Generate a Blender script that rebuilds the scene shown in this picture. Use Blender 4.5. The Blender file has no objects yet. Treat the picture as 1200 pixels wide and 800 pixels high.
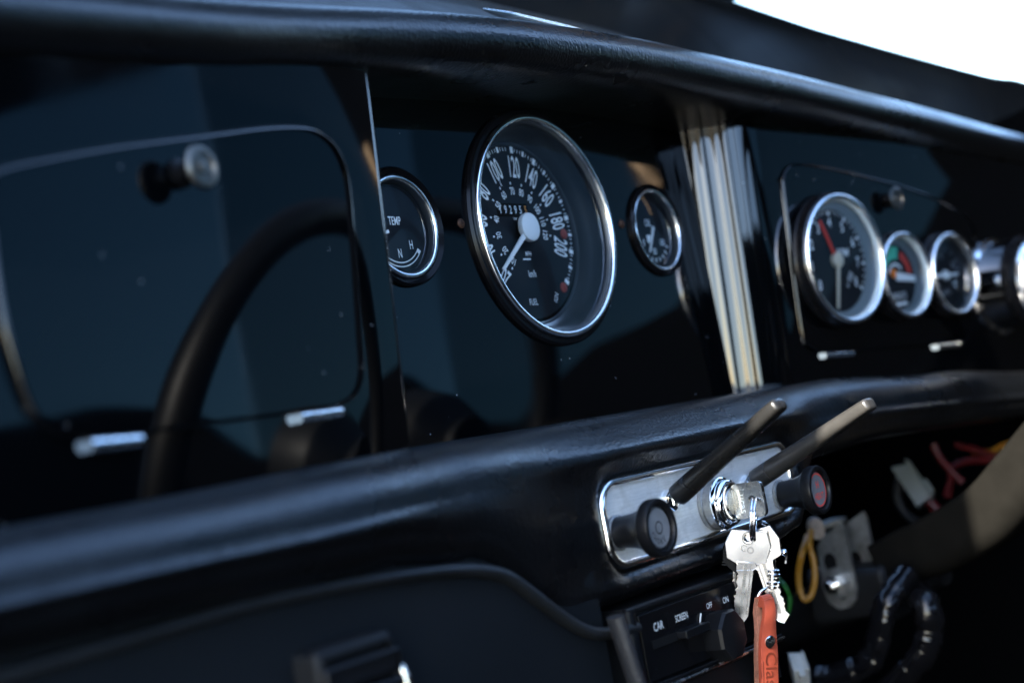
import bpy, bmesh, math, random
from mathutils import Matrix, Vector
from math import sin, cos, pi, radians as rad
random.seed(7)
S = bpy.context.scene
C = bpy.context.collection
MM = 0.001
LEAN = 13.03            # the dashboard face leans back by this many degrees
# ------------------------------------------------------------------ camera frame (dashboard coordinates, mm)
F_PX = 1704.08
CAM = Vector((-638.68, -456.41, -113.21))
R_ = Vector((0.60701059, -0.77442315, -0.17834496))
U_ = Vector((0.05384742, -0.18382284, 0.98148338))
B_ = Vector((-0.79286733, -0.60537422, -0.06988172))
UP = Vector((0, -sin(rad(LEAN)), cos(rad(LEAN))))      # true vertical in dashboard coordinates

def sight(px, py, axis, val):
    """point of the scene seen at a place of the photo, on the plane axis = val (mm)"""
    d = R_ * ((px - 600) / F_PX) + U_ * ((400 - py) / F_PX) - B_
    t = (val - CAM[axis]) / d[axis]
    return CAM + d * t

# ------------------------------------------------------------------ materials
def new_mat(name):
    m = bpy.data.materials.new(name); m.use_nodes = True
    nt = m.node_tree
    return m, nt, nt.nodes['Principled BSDF']

def setp(p, **k):
    for a, v in k.items():
        p.inputs[a.replace('_', ' ')].default_value = v

def N(nt, kind, **k):
    n = nt.nodes.new(kind)
    for a, v in k.items():
        if a in n.inputs: n.inputs[a].default_value = v
        else: setattr(n, a, v)
    return n

def coords(nt, scale=(1, 1, 1), rot=(0, 0, 0)):
    tc = N(nt, 'ShaderNodeTexCoord'); mp = N(nt, 'ShaderNodeMapping')
    mp.inputs['Scale'].default_value = scale; mp.inputs['Rotation'].default_value = rot
    nt.links.new(tc.outputs['Object'], mp.inputs['Vector'])
    return mp.outputs['Vector']

def ramp(nt, fac, stops):
    r = N(nt, 'ShaderNodeValToRGB')
    el = r.color_ramp.elements
    while len(el) < len(stops): el.new(0.5)
    for e, (p, c) in zip(el, stops):
        e.position = p; e.color = (c, c, c, 1) if not isinstance(c, tuple) else (*c, 1)
    nt.links.new(fac, r.inputs['Fac'])
    return r.outputs['Color']

def simple(name, col, rough=.5, metal=0., spec=None, coat=0., bump=None, vary=None, rvary=None):
    """plain material with optional grain (scale, strength) and blotches of colour or gloss"""
    m, nt, p = new_mat(name)
    setp(p, Base_Color=(*col, 1), Roughness=rough, Metallic=metal)
    lum = max(col)
    p.inputs['Specular IOR Level'].default_value = spec if spec is not None else (.12 if lum < .02 else .3)
    p.inputs['Coat Weight'].default_value = coat
    if bump:
        v = coords(nt, bump[2] if len(bump) > 2 else (1, 1, 1))
        n = N(nt, 'ShaderNodeTexNoise', Scale=bump[0], Detail=3.0)
        nt.links.new(v, n.inputs['Vector'])
        b = N(nt, 'ShaderNodeBump', Strength=bump[1], Distance=0.0004 if bump[1] < 1 else .0016)
        nt.links.new(n.outputs['Fac'], b.inputs['Height']); nt.links.new(b.outputs['Normal'], p.inputs['Normal'])
    if vary:
        v = coords(nt)
        n = N(nt, 'ShaderNodeTexNoise', Scale=vary[0], Detail=6.0, Roughness=.65)
        nt.links.new(v, n.inputs['Vector'])
        a = tuple(c * vary[1] for c in col); b = tuple(min(1, c * vary[2]) for c in col)
        nt.links.new(ramp(nt, n.outputs['Fac'], [(.3, a), (.7, b)]), p.inputs['Base Color'])
    if rvary:
        v = coords(nt)
        n = N(nt, 'ShaderNodeTexNoise', Scale=rvary[0], Detail=5.0)
        nt.links.new(v, n.inputs['Vector'])
        nt.links.new(ramp(nt, n.outputs['Fac'], [(.3, rvary[1]), (.7, rvary[2])]), p.inputs['Roughness'])
    return m

def gloss_paint():
    m, nt, p = new_mat('black_gloss_paint')
    setp(p, Base_Color=(.0007, .0009, .0012, 1), Roughness=.035)
    p.inputs['Specular IOR Level'].default_value = .42
    v = coords(nt)
    n1 = N(nt, 'ShaderNodeTexNoise', Scale=9.0, Detail=1.0); nt.links.new(v, n1.inputs['Vector'])
    n2 = N(nt, 'ShaderNodeTexNoise', Scale=900.0, Detail=1.0); nt.links.new(v, n2.inputs['Vector'])
    b1 = N(nt, 'ShaderNodeBump', Strength=.25, Distance=.002); nt.links.new(n1.outputs['Fac'], b1.inputs['Height'])
    b2 = N(nt, 'ShaderNodeBump', Strength=.0, Distance=.0003); nt.links.new(n2.outputs['Fac'], b2.inputs['Height'])
    nt.links.new(b1.outputs['Normal'], b2.inputs['Normal']); nt.links.new(b2.outputs['Normal'], p.inputs['Normal'])
    # dust specks lying on the paint
    vo = N(nt, 'ShaderNodeTexVoronoi', Scale=120.0); nt.links.new(v, vo.inputs['Vector'])
    sep = N(nt, 'ShaderNodeSeparateColor'); nt.links.new(vo.outputs['Color'], sep.inputs['Color'])
    g = N(nt, 'ShaderNodeMath', operation='GREATER_THAN'); g.inputs[1].default_value = .74
    nt.links.new(sep.outputs[0], g.inputs[0])
    l = N(nt, 'ShaderNodeMath', operation='LESS_THAN'); l.inputs[1].default_value = .045
    nt.links.new(vo.outputs['Distance'], l.inputs[0])
    mu = N(nt, 'ShaderNodeMath', operation='MULTIPLY')
    nt.links.new(g.outputs[0], mu.inputs[0]); nt.links.new(l.outputs[0], mu.inputs[1])
    mx = N(nt, 'ShaderNodeMix', data_type='RGBA')
    mx.inputs['A'].default_value = (.0007, .0009, .0012, 1); mx.inputs['B'].default_value = (.20, .20, .20, 1)
    nt.links.new(mu.outputs[0], mx.inputs['Factor']); nt.links.new(mx.outputs['Result'], p.inputs['Base Color'])
    r = N(nt, 'ShaderNodeTexNoise', Scale=14.0, Detail=5.0); nt.links.new(v, r.inputs['Vector'])
    nt.links.new(ramp(nt, r.outputs['Fac'], [(.35, .025), (.62, .05), (.8, .13)]), p.inputs['Roughness'])
    return m

def vinyl(name, col, rough, wr=1.0):
    m, nt, p = new_mat(name)
    setp(p, Base_Color=(*col, 1), Roughness=rough)
    p.inputs['Specular IOR Level'].default_value = .5
    v = coords(nt, (1, 1, 1))
    vo = N(nt, 'ShaderNodeTexVoronoi', Scale=700.0, feature='SMOOTH_F1'); nt.links.new(v, vo.inputs['Vector'])
    v2 = coords(nt, (1, .3, .3), (0, .5, .3))
    n = N(nt, 'ShaderNodeTexNoise', Scale=520.0, Detail=2.0, Distortion=.8); nt.links.new(v2, n.inputs['Vector'])
    v3 = coords(nt)
    n3 = N(nt, 'ShaderNodeTexNoise', Scale=22.0, Detail=2.0); nt.links.new(v3, n3.inputs['Vector'])
    b = N(nt, 'ShaderNodeBump', Strength=.36, Distance=.0006); nt.links.new(vo.outputs['Distance'], b.inputs['Height'])
    b2 = N(nt, 'ShaderNodeBump', Strength=.2 * wr, Distance=.0007); nt.links.new(n.outputs['Fac'], b2.inputs['Height'])
    b3 = N(nt, 'ShaderNodeBump', Strength=.05, Distance=.003); nt.links.new(n3.outputs['Fac'], b3.inputs['Height'])
    nt.links.new(b.outputs['Normal'], b2.inputs['Normal']); nt.links.new(b2.outputs['Normal'], b3.inputs['Normal'])
    nt.links.new(b3.outputs['Normal'], p.inputs['Normal'])
    r = N(nt, 'ShaderNodeTexNoise', Scale=30.0, Detail=6.0); nt.links.new(v3, r.inputs['Vector'])
    nt.links.new(ramp(nt, r.outputs['Fac'], [(.3, rough * .85), (.75, rough * 1.25)]), p.inputs['Roughness'])
    return m

def brushed():
    m, nt, p = new_mat('dull_steel_plate')
    setp(p, Metallic=.6, Roughness=.38)
    v = coords(nt, (14, 1, 160))
    n = N(nt, 'ShaderNodeTexNoise', Scale=6.0, Detail=4.0); nt.links.new(v, n.inputs['Vector'])
    v2 = coords(nt)
    n2 = N(nt, 'ShaderNodeTexNoise', Scale=45.0, Detail=7.0, Roughness=.7); nt.links.new(v2, n2.inputs['Vector'])
    mx = N(nt, 'ShaderNodeMix', data_type='RGBA', blend_type='MULTIPLY'); mx.inputs['Factor'].default_value = 1
    nt.links.new(ramp(nt, n.outputs['Fac'], [(.3, (.60, .61, .59)), (.7, (.74, .74, .72))]), mx.inputs['A'])
    nt.links.new(ramp(nt, n2.outputs['Fac'], [(.3, (.72, .70, .66)), (.55, (1, 1, 1))]), mx.inputs['B'])
    nt.links.new(mx.outputs['Result'], p.inputs['Base Color'])
    nt.links.new(ramp(nt, n2.outputs['Fac'], [(.3, .56), (.7, .42)]), p.inputs['Roughness'])
    b = N(nt, 'ShaderNodeBump', Strength=.08, Distance=.0003); nt.links.new(n.outputs['Fac'], b.inputs['Height'])
    nt.links.new(b.outputs['Normal'], p.inputs['Normal'])
    return m

def chrome(name='chrome', col=(.80, .80, .80), rough=.06, pit=.35, wave=90.0, dent=.06):
    m, nt, p = new_mat(name)
    setp(p, Base_Color=(*col, 1), Metallic=1.0, Roughness=rough)
    v = coords(nt)
    n = N(nt, 'ShaderNodeTexNoise', Scale=260.0, Detail=4.0); nt.links.new(v, n.inputs['Vector'])
    nt.links.new(ramp(nt, n.outputs['Fac'], [(.45, rough), (.8, rough + pit * .5)]), p.inputs['Roughness'])
    n2 = N(nt, 'ShaderNodeTexNoise', Scale=wave, Detail=2.0); nt.links.new(v, n2.inputs['Vector'])
    b = N(nt, 'ShaderNodeBump', Strength=dent, Distance=.0006 if wave > 60 else .004); nt.links.new(n2.outputs['Fac'], b.inputs['Height'])
    nt.links.new(b.outputs['Normal'], p.inputs['Normal'])
    return m

def pane(name, tint=(1, 1, 1), ior=1.45, dirt=.02):
    """thin sheet of glass: clear with a Fresnel reflection and a trace of dust"""
    m = bpy.data.materials.new(name); m.use_nodes = True
    nt = m.node_tree; nt.nodes.clear()
    out = N(nt, 'ShaderNodeOutputMaterial'); t = N(nt, 'ShaderNodeBsdfTransparent', Color=(*tint, 1))
    g = N(nt, 'ShaderNodeBsdfGlossy', Roughness=.02); f = N(nt, 'ShaderNodeFresnel', IOR=ior)
    mx = N(nt, 'ShaderNodeMixShader')
    nt.links.new(f.outputs[0], mx.inputs[0]); nt.links.new(t.outputs[0], mx.inputs[1]); nt.links.new(g.outputs[0], mx.inputs[2])
    d = N(nt, 'ShaderNodeBsdfDiffuse', Color=(.6, .62, .65, 1))
    n = N(nt, 'ShaderNodeTexNoise', Scale=60.0, Detail=6.0); nt.links.new(coords(nt), n.inputs['Vector'])
    m2 = N(nt, 'ShaderNodeMixShader')
    nt.links.new(ramp(nt, n.outputs['Fac'], [(.35, 0.0), (.8, dirt * 2)]), m2.inputs[0])
    nt.links.new(mx.outputs[0], m2.inputs[1]); nt.links.new(d.outputs[0], m2.inputs[2])
    nt.links.new(m2.outputs[0], out.inputs['Surface'])
    return m

M = dict(
    paint=gloss_paint(),
    vinyl=vinyl('black_vinyl', (.0010, .0012, .0016), .29),
    vinyl_dull=vinyl('dull_black_vinyl', (.0025, .003, .0035), .5, .3),
    board=simple('black_fibre_board', (.0035, .0045, .0055), .52, bump=(300, .12), rvary=(12, .45, .65)),
    grain=simple('coarse_grained_vinyl', (.016, .016, .017), .36, bump=(650, .95), spec=.5),
    chrome=chrome(), chrome_dull=chrome('worn_chrome', (.68, .67, .65), .16, .6),
    nickel=chrome('nickel', (.60, .59, .58), .2, .12, 30.0, .35),
    plate=brushed(), polish=chrome('polished_steel_edge', (.80, .80, .79), .14, .3),
    plastic=simple('black_plastic', (.004, .0042, .0048), .33, bump=(500, .05), rvary=(40, .26, .45)),
    plastic_matt=simple('matt_black_plastic', (.0045, .0048, .0052), .48, bump=(600, .08)),
    plastic_gloss=simple('glossy_black_plastic', (.003, .003, .0035), .14, rvary=(60, .10, .3)),
    lever=simple('black_lever_plastic', (.006, .0058, .0054), .24, bump=(250, .06), rvary=(50, .2, .34), spec=.2),
    lever_lit=simple('sunlit_lever_plastic', (.017, .016, .0145), .28, bump=(250, .08), vary=(60, .7, 1.25), spec=.3),  # greyer copy of the lever plastic, sun and sheen put into its colour
    rubber=simple('black_rubber', (.003, .003, .0033), .28),
    dial=simple('black_dial_card', (.008, .011, .014), .55),
    well=simple('grey_dial_surround', (.026, .032, .038), .36, spec=.5),
    well_light=simple('pale_dial_surround', (.26, .31, .33), .45),
    white=simple('white_marking', (.88, .89, .87), .5),
    cream=simple('ivory_pointer', (.62, .55, .42), .45),
    red=simple('red_marking', (.55, .035, .02), .45),
    redlamp=simple('dull_red_lamp', (.30, .05, .035), .35),
    green=simple('green_marking', (.06, .42, .27), .45),
    orange=simple('orange_marking', (.85, .20, .02), .4),
    blue=simple('blue_dial_shine', (.03, .05, .09), .35),
    disc=simple('grey_knob_disc', (.11, .112, .115), .42, vary=(90, .75, 1.2)),
    screw=simple('rusty_screw', (.05, .024, .014), .6, metal=.5, vary=(300, .4, 1.6)),
    leather=simple('orange_leather', (.27, .046, .022), .56, bump=(380, .25), vary=(120, .8, 1.12)),
    leather_edge=simple('raw_leather_edge', (.22, .085, .05), .85, bump=(500, .6), vary=(300, .6, 1.4)),
    emboss=simple('burnt_lettering', (.10, .016, .006), .6),
    steel=simple('galvanised_steel', (.30, .295, .28), .42, metal=.9, vary=(120, .55, 1.2), bump=(90, .1)),
    hole=simple('dark_hole', (.002, .002, .002), .9),
    bolt=simple('old_bolt', (.34, .27, .22), .5, metal=.4, vary=(200, .5, 1.3)),
    wire_red=simple('red_wire', (.055, .002, .003), .4), wire_yellow=simple('yellow_wire', (.22, .095, .008), .4),
    wire_green=simple('green_wire', (.01, .085, .011), .4), wire_black=simple('black_wire', (.01, .01, .01), .4),
    connector=simple('milky_connector', (.08, .083, .068), .4, vary=(60, .8, 1.1)),
    hose=simple('black_wrapped_hose', (.0025, .0025, .003), .2, bump=(55, 1.0), spec=.25),
    cowl=simple('dusty_black_cowl', (.0042, .0039, .0033), .6, spec=.0, bump=(260, .12), vary=(70, .85, 1.15)),
    trim=simple('dark_car_trim', (.0012, .0013, .0015), .7, spec=0.0),
    seal=simple('black_window_seal', (.0014, .0016, .002), .55, spec=.05),
    chrome_satin=chrome('satin_chrome', (.90, .91, .91), .15, .25),
    knob_metal=chrome('tarnished_knob_metal', (.12, .112, .10), .32, .5),
    aged=chrome('aged_nickel', (.27, .27, .265), .24, .4),
    brown=simple('tan_reflection_vinyl', (.25, .17, .10), .5),  # colour of the strip added for a brown reflection
    rim=simple('black_leather_rim', (.002, .002, .002), .45, bump=(300, .3), spec=.12),
    glass=pane('gauge_glass', ior=1.36, dirt=.004), dim_front=pane('dimming_glass_front', (.13, .172, .186), ior=1.10, dirt=.0), dim_rear=pane('dimming_glass_rear', (.20, .262, .285), ior=1.10, dirt=.0), car_glass=pane('car_glass', (.93, .97, .96), ior=1.45, dirt=.01),  # side glass tints added to dim the sky mirrored in the panels
    ground=simple('asphalt', (.06, .06, .058), .9, vary=(3, .8, 1.15)),
    amber=simple('amber_digit', (.75, .28, .05), .5),
)

# ------------------------------------------------------------------ mesh builder (coordinates in mm)
class MB:
    def __init__(s): s.bm = bmesh.new(); s.m = Matrix.Identity(4)
    def at(s, m): s.m = m; return s
    def v(s, p): return s.bm.verts.new(s.m @ Vector(p))
    def f(s, vs):
        try: return s.bm.faces.new(vs)
        except ValueError: return None
    def rings(s, rs, close=True, cap0=False, cap1=False):
        V = [[s.v(p) for p in r] for r in rs]
        n = len(V[0])
        for a, b in zip(V, V[1:]):
            for i in range(n if close else n - 1):
                j = (i + 1) % n
                s.f([a[i], a[j], b[j], b[i]])
        if cap0: s.f(V[0])
        if cap1: s.f(V[-1][::-1])
        return s
    def lathe(s, prof, n=96, cx=0, cz=0):
        """profile of (radius, y) turned about the y axis"""
        rs = []
        for r, y in prof:
            rs.append([(cx + max(r, 1e-3) * sin(2 * pi * i / n), y, cz + max(r, 1e-3) * cos(2 * pi * i / n)) for i in range(n)])
        return s.rings(rs)
    def disc(s, r, y, n=96, cx=0, cz=0):
        s.f([s.v((cx + r * sin(2 * pi * i / n), y, cz + r * cos(2 * pi * i / n))) for i in range(n)]); return s
    def prism(s, out, y0, y1, b=0, seg=4, back=True):
        """outline of (x, z) from front y0 to back y1 with a rounded front edge b"""
        n = len(out)
        def inset(d):
            res = []
            for i in range(n):
                p0, p1, p2 = Vector(out[i - 1]), Vector(out[i]), Vector(out[(i + 1) % n])
                a, c = (p1 - p0), (p2 - p1)
                if a.length < 1e-9: a = c
                if c.length < 1e-9: c = a
                a.normalize(); c.normalize()
                nn = Vector((-(a.y + c.y), a.x + c.x))
                if nn.length < 1e-6: nn = Vector((-a.y, a.x))
                nn.normalize()
                k = 1 / max(.5, nn.dot(Vector((-a.y, a.x))))
                res.append(p1 + nn * d * k * sgn)
            return res
        area = sum(out[i - 1][0] * out[i][1] - out[i][0] * out[i - 1][1] for i in range(n))
        sgn = 1 if area > 0 else -1
        rs = []
        if b > 0:
            for k in range(seg + 1):
                a = pi / 2 * k / seg
                rs.append([(p.x, y0 + b * (1 - sin(a)), p.y) for p in inset(b * (1 - cos(a)))])
        else:
            rs.append([(x, y0, z) for x, z in out])
        rs.append([(x, y1, z) for x, z in out])
        return s.rings(rs, cap0=True, cap1=back)
    def tube(s, path, r, n=12, closed=False, cap=True, flat=1.0):
        P = [Vector(p) for p in path]; L = len(P)
        rs = []; up = None
        for i, p in enumerate(P):
            t = (P[(i + 1) % L] - P[i - 1]) if closed or 0 < i < L - 1 else (P[1] - P[0] if i == 0 else P[-1] - P[-2])
            t.normalize()
            if up is None:
                up = Vector((0, 0, 1)) if abs(t.z) < .9 else Vector((1, 0, 0))
            x = up.cross(t); x.normalize(); y = t.cross(x); up = y
            rr = r(i / max(1, L - 1)) if callable(r) else r
            rs.append([p + x * rr * cos(2 * pi * k / n) + y * rr * flat * sin(2 * pi * k / n) for k in range(n)])
        if closed: rs.append(rs[0])
        return s.rings(rs, cap0=cap and not closed, cap1=cap and not closed)
    def sheet(s, out, holes, to3, back=None):
        """flat sheet in (u, w) with round or free holes; to3 maps (u, w, d) to 3D; back gives it thickness"""
        loops = [out] + holes
        for d in ([0] if back is None else [0, back]):
            es = []
            for lp in loops:
                V = [s.v(to3(u, w, d)) for u, w in lp]
                for i in range(len(V)): es.append(s.bm.edges.new((V[i - 1], V[i])))
            bmesh.ops.triangle_fill(s.bm, use_beauty=True, use_dissolve=False, edges=es)
        if back is not None:
            for lp in loops:
                s.rings([[to3(u, w, 0) for u, w in lp], [to3(u, w, back) for u, w in lp]])
        return s
    def box(s, lo, hi, b=0):
        x0, y0, z0 = lo; x1, y1, z1 = hi
        if b: return s.prism(rrect((x0 + x1) / 2, (z0 + z1) / 2, x1 - x0, z1 - z0, b * 1.2), y0, y1, b)
        return s.prism([(x0, z0), (x1, z0), (x1, z1), (x0, z1)], y0, y1)
    def sphere(s, c, r, n=16, sy=1.0):
        rs = [[(c[0] + r * sin(pi * k / n) * sin(2 * pi * i / (2 * n)), c[1] - r * sy * cos(pi * k / n),
                c[2] + r * sin(pi * k / n) * cos(2 * pi * i / (2 * n))) for i in range(2 * n)] if 0 < k < n else
              [(c[0] + 1e-4 * sin(pi * i / n), c[1] - r * sy * cos(pi * k / n), c[2] + 1e-4 * cos(pi * i / n)) for i in range(2 * n)]
              for k in range(n + 1)]
        return s.rings(rs)
    def text(s, body, size, cx, cz, y, xs=1.0, rot=0.0, align='CENTER', depth=0.0, shear=0.0):
        """lettering facing -y, centred at (cx, cz), rot in degrees clockwise"""
        vs, fs = glyphs(body, depth / size if depth else 0, align, shear)
        c, sn = cos(rad(-rot)), sin(rad(-rot))
        V = []
        for x, yy, z in vs:
            X, Z = x * size * xs, yy * size
            V.append(s.v((cx + c * X - sn * Z, y - z * size, cz + sn * X + c * Z)))
        for f in fs: s.f([V[i] for i in f])
        return s
    def build(s, name, mat, parent=None, angle=40, label=None, loc=None, rot=None):
        bm = s.bm
        bmesh.ops.remove_doubles(bm, verts=bm.verts, dist=1e-4)
        bmesh.ops.dissolve_degenerate(bm, edges=bm.edges, dist=1e-5)
        bmesh.ops.recalc_face_normals(bm, faces=bm.faces)
        bmesh.ops.scale(bm, vec=(MM, MM, MM), verts=bm.verts)
        me = bpy.data.meshes.new(name); bm.to_mesh(me); bm.free()
        for m in (mat if isinstance(mat, list) else [mat]): me.materials.append(m)
        me.shade_smooth(); me.set_sharp_from_angle(angle=rad(angle))
        o = bpy.data.objects.new(name, me); C.objects.link(o)
        if parent: o.parent = parent
        if label: o['label'] = label
        return o

_g = {}
def glyphs(body, depth, align, shear):
    k = (body, depth, align, shear)
    if k in _g: return _g[k]
    cu = bpy.data.curves.new('lettering', 'FONT'); cu.body = body; cu.align_x = align; cu.align_y = 'CENTER'
    cu.size = 1.0; cu.extrude = depth; cu.offset = .011 if depth == 0 and body[0].isdigit() else .004; cu.resolution_u = 3; cu.shear = shear
    o = bpy.data.objects.new('lettering', cu); C.objects.link(o)
    dg = bpy.context.evaluated_depsgraph_get()
    e = o.evaluated_get(dg); me = e.to_mesh()
    res = ([tuple(v.co) for v in me.vertices], [tuple(p.vertices) for p in me.polygons])
    e.to_mesh_clear(); bpy.data.objects.remove(o); bpy.data.curves.remove(cu)
    _g[k] = res
    return res

def rrect(cx, cz, w, h, r, n=8):
    r = min(r, w / 2 - 1e-3, h / 2 - 1e-3)
    pts = []
    for (sx, sz, a0) in ((1, 1, 0), (-1, 1, 90), (-1, -1, 180), (1, -1, 270)):
        for k in range(n + 1):
            a = rad(a0 + 90 * k / n)
            pts.append((cx + sx * (w / 2 - r) + r * cos(a), cz + sz * (h / 2 - r) + r * sin(a)))
    return pts

def catmull(P, n, closed=False):
    P = [Vector(p) for p in P]; L = len(P); out = []
    for i in range(L if closed else L - 1):
        if closed: a, b, c, d = P[i - 1], P[i], P[(i + 1) % L], P[(i + 2) % L]
        else: a, b, c, d = P[max(i - 1, 0)], P[i], P[i + 1], P[min(i + 2, L - 1)]
        for k in range(n):
            t = k / n
            out.append(.5 * ((2 * b) + (c - a) * t + (2 * a - 5 * b + 4 * c - d) * t * t + (3 * b - a - 3 * c + d) * t ** 3))
    if not closed: out.append(P[-1])
    return out

def thing(name, label, cat, loc=(0, 0, 0), rot=None, group=None, kind=None):
    o = bpy.data.objects.new(name, None); C.objects.link(o); o.empty_display_size = .01
    m = Matrix.Translation(Vector(loc) * MM)
    if rot is not None: m = m @ rot.to_4x4()
    o.matrix_world = m
    o['label'] = label; o['category'] = cat
    if group: o['group'] = group
    if kind: o['kind'] = kind
    return o

def single(o, label, cat, group=None, kind=None):
    o['label'] = label; o['category'] = cat
    if group: o['group'] = group
    if kind: o['kind'] = kind
    return o

def facing(yaw, tilt=0):
    return Matrix.Rotation(rad(yaw), 3, 'Z') @ Matrix.Rotation(rad(tilt), 3, 'X')

RL = facing(8.5, 0); OL = Vector((-176, -45, 0))                      # passenger side panel
RR = facing(-10.5, 3); OR = Vector((264.78, -43.22, -30.87))        # driver side panel

# ================================================================== DASHBOARD
dash = thing('dashboard', 'gloss black car dashboard with padded black vinyl rolls above and below its panels', 'dashboard')

# --- centre panel (recessed)
b = MB()
def circle(cx, cz, r, n=64): return [(cx + r * cos(2 * pi * i / n), cz + r * sin(2 * pi * i / n)) for i in range(n)]
b.sheet([(-215, -128), (186, -128), (186, 100), (-215, 100)], [circle(5.2, .5, 58), circle(-112.3, -.5, 24), circle(120.7, -.5, 24)], lambda u, w, d: (u, d, w))
cp = b.build('centre_panel', M['paint'], dash)
for (x, z) in ((-65.5, 1.8), (84, 3.0)):
    b = MB(); b.lathe([(2.6, 0.2), (2.6, -.5), (2.0, -1.1), (.9, -1.3), (.8, -.9), (0, -.9)], 24, x, z)
    b.build('screw', M['screw'], cp)

def wrap_panel(R, O, prof, z0, z1, nz=24, taper=0.0):
    """pressed sheet: plan profile (u, v) extruded along z; v is depth, negative towards the seats"""
    b = MB(); b.at(Matrix.Translation(O) @ R.to_4x4())
    rs = []
    for k in range(nz + 1):
        q = k / nz
        rs.append([(u + taper * ((z0 + (z1(u) - z0) * q) - z0) * w, v, z0 + (z1(u) - z0) * q) for (u, v, w) in prof])
    b.rings(rs, close=False)
    return b

def arc(cx, cy, r, a0, a1, n, w=0):
    return [(cx + r * cos(rad(a0 + (a1 - a0) * k / n)), cy + r * sin(rad(a0 + (a1 - a0) * k / n)), w) for k in range(n + 1)]

def smooth0(e0, e1, v):
    t = min(1, max(0, (v - e0) / (e1 - e0))); return t * t * (3 - 2 * t)
# passenger panel: flat face, rounded right hand edge, return into the recess
prof = [(-460, 0, 0), (-300, 0, 0), (-120, 0, 0), (-40, 0, 0)] + arc(-7.5, 7, 7, 270, 360, 10, 1) + [(-.3, 30, 1), (0, 62, 1)]
def table(x, tab):
    for (a, va), (c, vc) in zip(tab, tab[1:]):
        if x <= c: return va + (vc - va) * max(0, (x - a) / (c - a))
    return tab[-1][1]
b = wrap_panel(RL, OL, prof, -128, lambda u: table(u, [(-460, 22), (-280, 42), (-185, 52), (-95, 63), (-30, 72), (10, 78)]), 30, .11)
pp = b.build('passenger_panel', M['paint'], dash, angle=60)
pp.location.x = -.0035
# driver panel: broad rounded left hand return that catches the light
prof = [(-122, 60, 1), (-114.5, 49.5, 1), (-108.0, 41.4, 1), (-101.6, 33.0, 1), (-95.6, 25.4, 1), (-89.6, 17.6, 1), (-84.4, 11.0, 1), (-80.6, 6.6, 1), (-76.0, 2.8, 1), (-70.0, .7, 1), (-62, 0, 1), (-50, 0, 0), (60, 0, 0), (200, 0, 0), (420, 0, 0)]
fine = catmull([(u, v) for u, v, _ in prof[1:11]], 9)
prof = prof[:1] + [(p.x + (.40 * sin(p.y * .44 + .9) + .20 * sin(p.y * 1.05 + 2.0)) * smooth0(48, 40, p.y) * smooth0(3, 9, p.y), p.y + .12 * sin(p.y * 1.7) * smooth0(4, 9, p.y), 1) for p in fine] + prof[11:]
b = wrap_panel(RR, OR, prof, -112, lambda u: table(u, [(-122, 112), (-62, 108), (40, 101), (120, 95), (240, 83), (420, 60)]), 30, .008)
dp = b.build('driver_panel', M['paint'], dash, angle=60)

# --- glovebox lids
ML = Matrix.Translation(OL) @ RL.to_4x4()
MR = Matrix.Translation(OR) @ RR.to_4x4()
lidL = [(-204, -1.8), (-182.5, 3.4), (-155, 9.4), (-110.6, 17.6), (-75, 24.2), (-51, 27.4), (-37, 27.2), (-26.5, 22.5), (-21.3, 14), (-20.4, 2),
        (-24.8, -26), (-30.5, -58), (-33.6, -73), (-40, -81.8), (-50.5, -85.7), (-67.8, -87), (-127.1, -87.8), (-176.3, -88.4), (-189, -87.9), (-200.6, -84.8),
        (-206.9, -79.6), (-210.6, -71.5), (-213.0, -60), (-214.4, -46), (-213.5, -22), (-210, -6)]
lidR = [(-43.4, 48), (-41.5, 57), (-36.5, 63.0), (-25.5, 66.3), (2.4, 64.6), (60, 56.2), (121.7, 44.2), (165, 31.5), (178, 25), (184.5, 15), (184, 1.2), (171, -50), (165, -60), (153, -65.5),
        (136, -67.2), (59.4, -63.5), (-19.7, -59.8), (-35, -57.5), (-43, -51.5), (-46.3, -43)]
def lid(outline, m, parent, knob, hinges, kh):
    out = [(p.x, p.y) for p in catmull([(x, z) for x, z in outline], 5, True)]
    b = MB().at(m); b.prism(out, -2.4, .5, 1.5, 5, back=False)
    o = b.build('glovebox_lid', M['paint'], parent, angle=60)
    # chrome pull knob on a short black stem
    b = MB().at(m @ Matrix.Translation((knob[0], -2.4, knob[1])))
    b.lathe([(5.5, .2), (5.4, -.8), (3.6, -1.6), (3.2, -kh * .45), (4.4, -kh * .62), (7.0, -kh * .74)], 40)
    k = b.build('knob', M['plastic_gloss'], o)
    b = MB().at(m @ Matrix.Translation((knob[0], -2.4, knob[1])))
    b.lathe([(7.0, -kh * .72), (7.9, -kh * .80), (8.1, -kh * .90), (7.2, -kh * .985), (5.6, -kh), (5.2, -kh + .9), (2.6, -kh + .9), (2.3, -kh - .1), (0, -kh - .3)], 48)
    b.build('knob', M['knob_metal'], o)
    for (x0, z0, x1, z1) in hinges:
        L = math.hypot(x1 - x0, z1 - z0); a = math.atan2(z1 - z0, x1 - x0)
        b = MB().at(m @ Matrix.Translation(((x0 + x1) / 2, .1, (z0 + z1) / 2)) @ Matrix.Rotation(-a, 4, 'Y'))
        n = 3
        for i in range(n):
            w = L / n
            x = -L / 2 + w * (i + .5)
            b.tube([(x - w * .5 + .25, -1.2, 0), (x - w * .5 + .5, -1.2, 0), (x + w * .5 - .5, -1.2, 0), (x + w * .5 - .25, -1.2, 0)],
                   2.3, 16)
        b.build('hinge', M['chrome_satin'], o)
    return o
lidp = lid(lidL, ML, dash, (-125, 1.6), [(-187.5, -89.6, -165, -90.0), (-81, -88.8, -54, -88.4)], 11)
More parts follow.
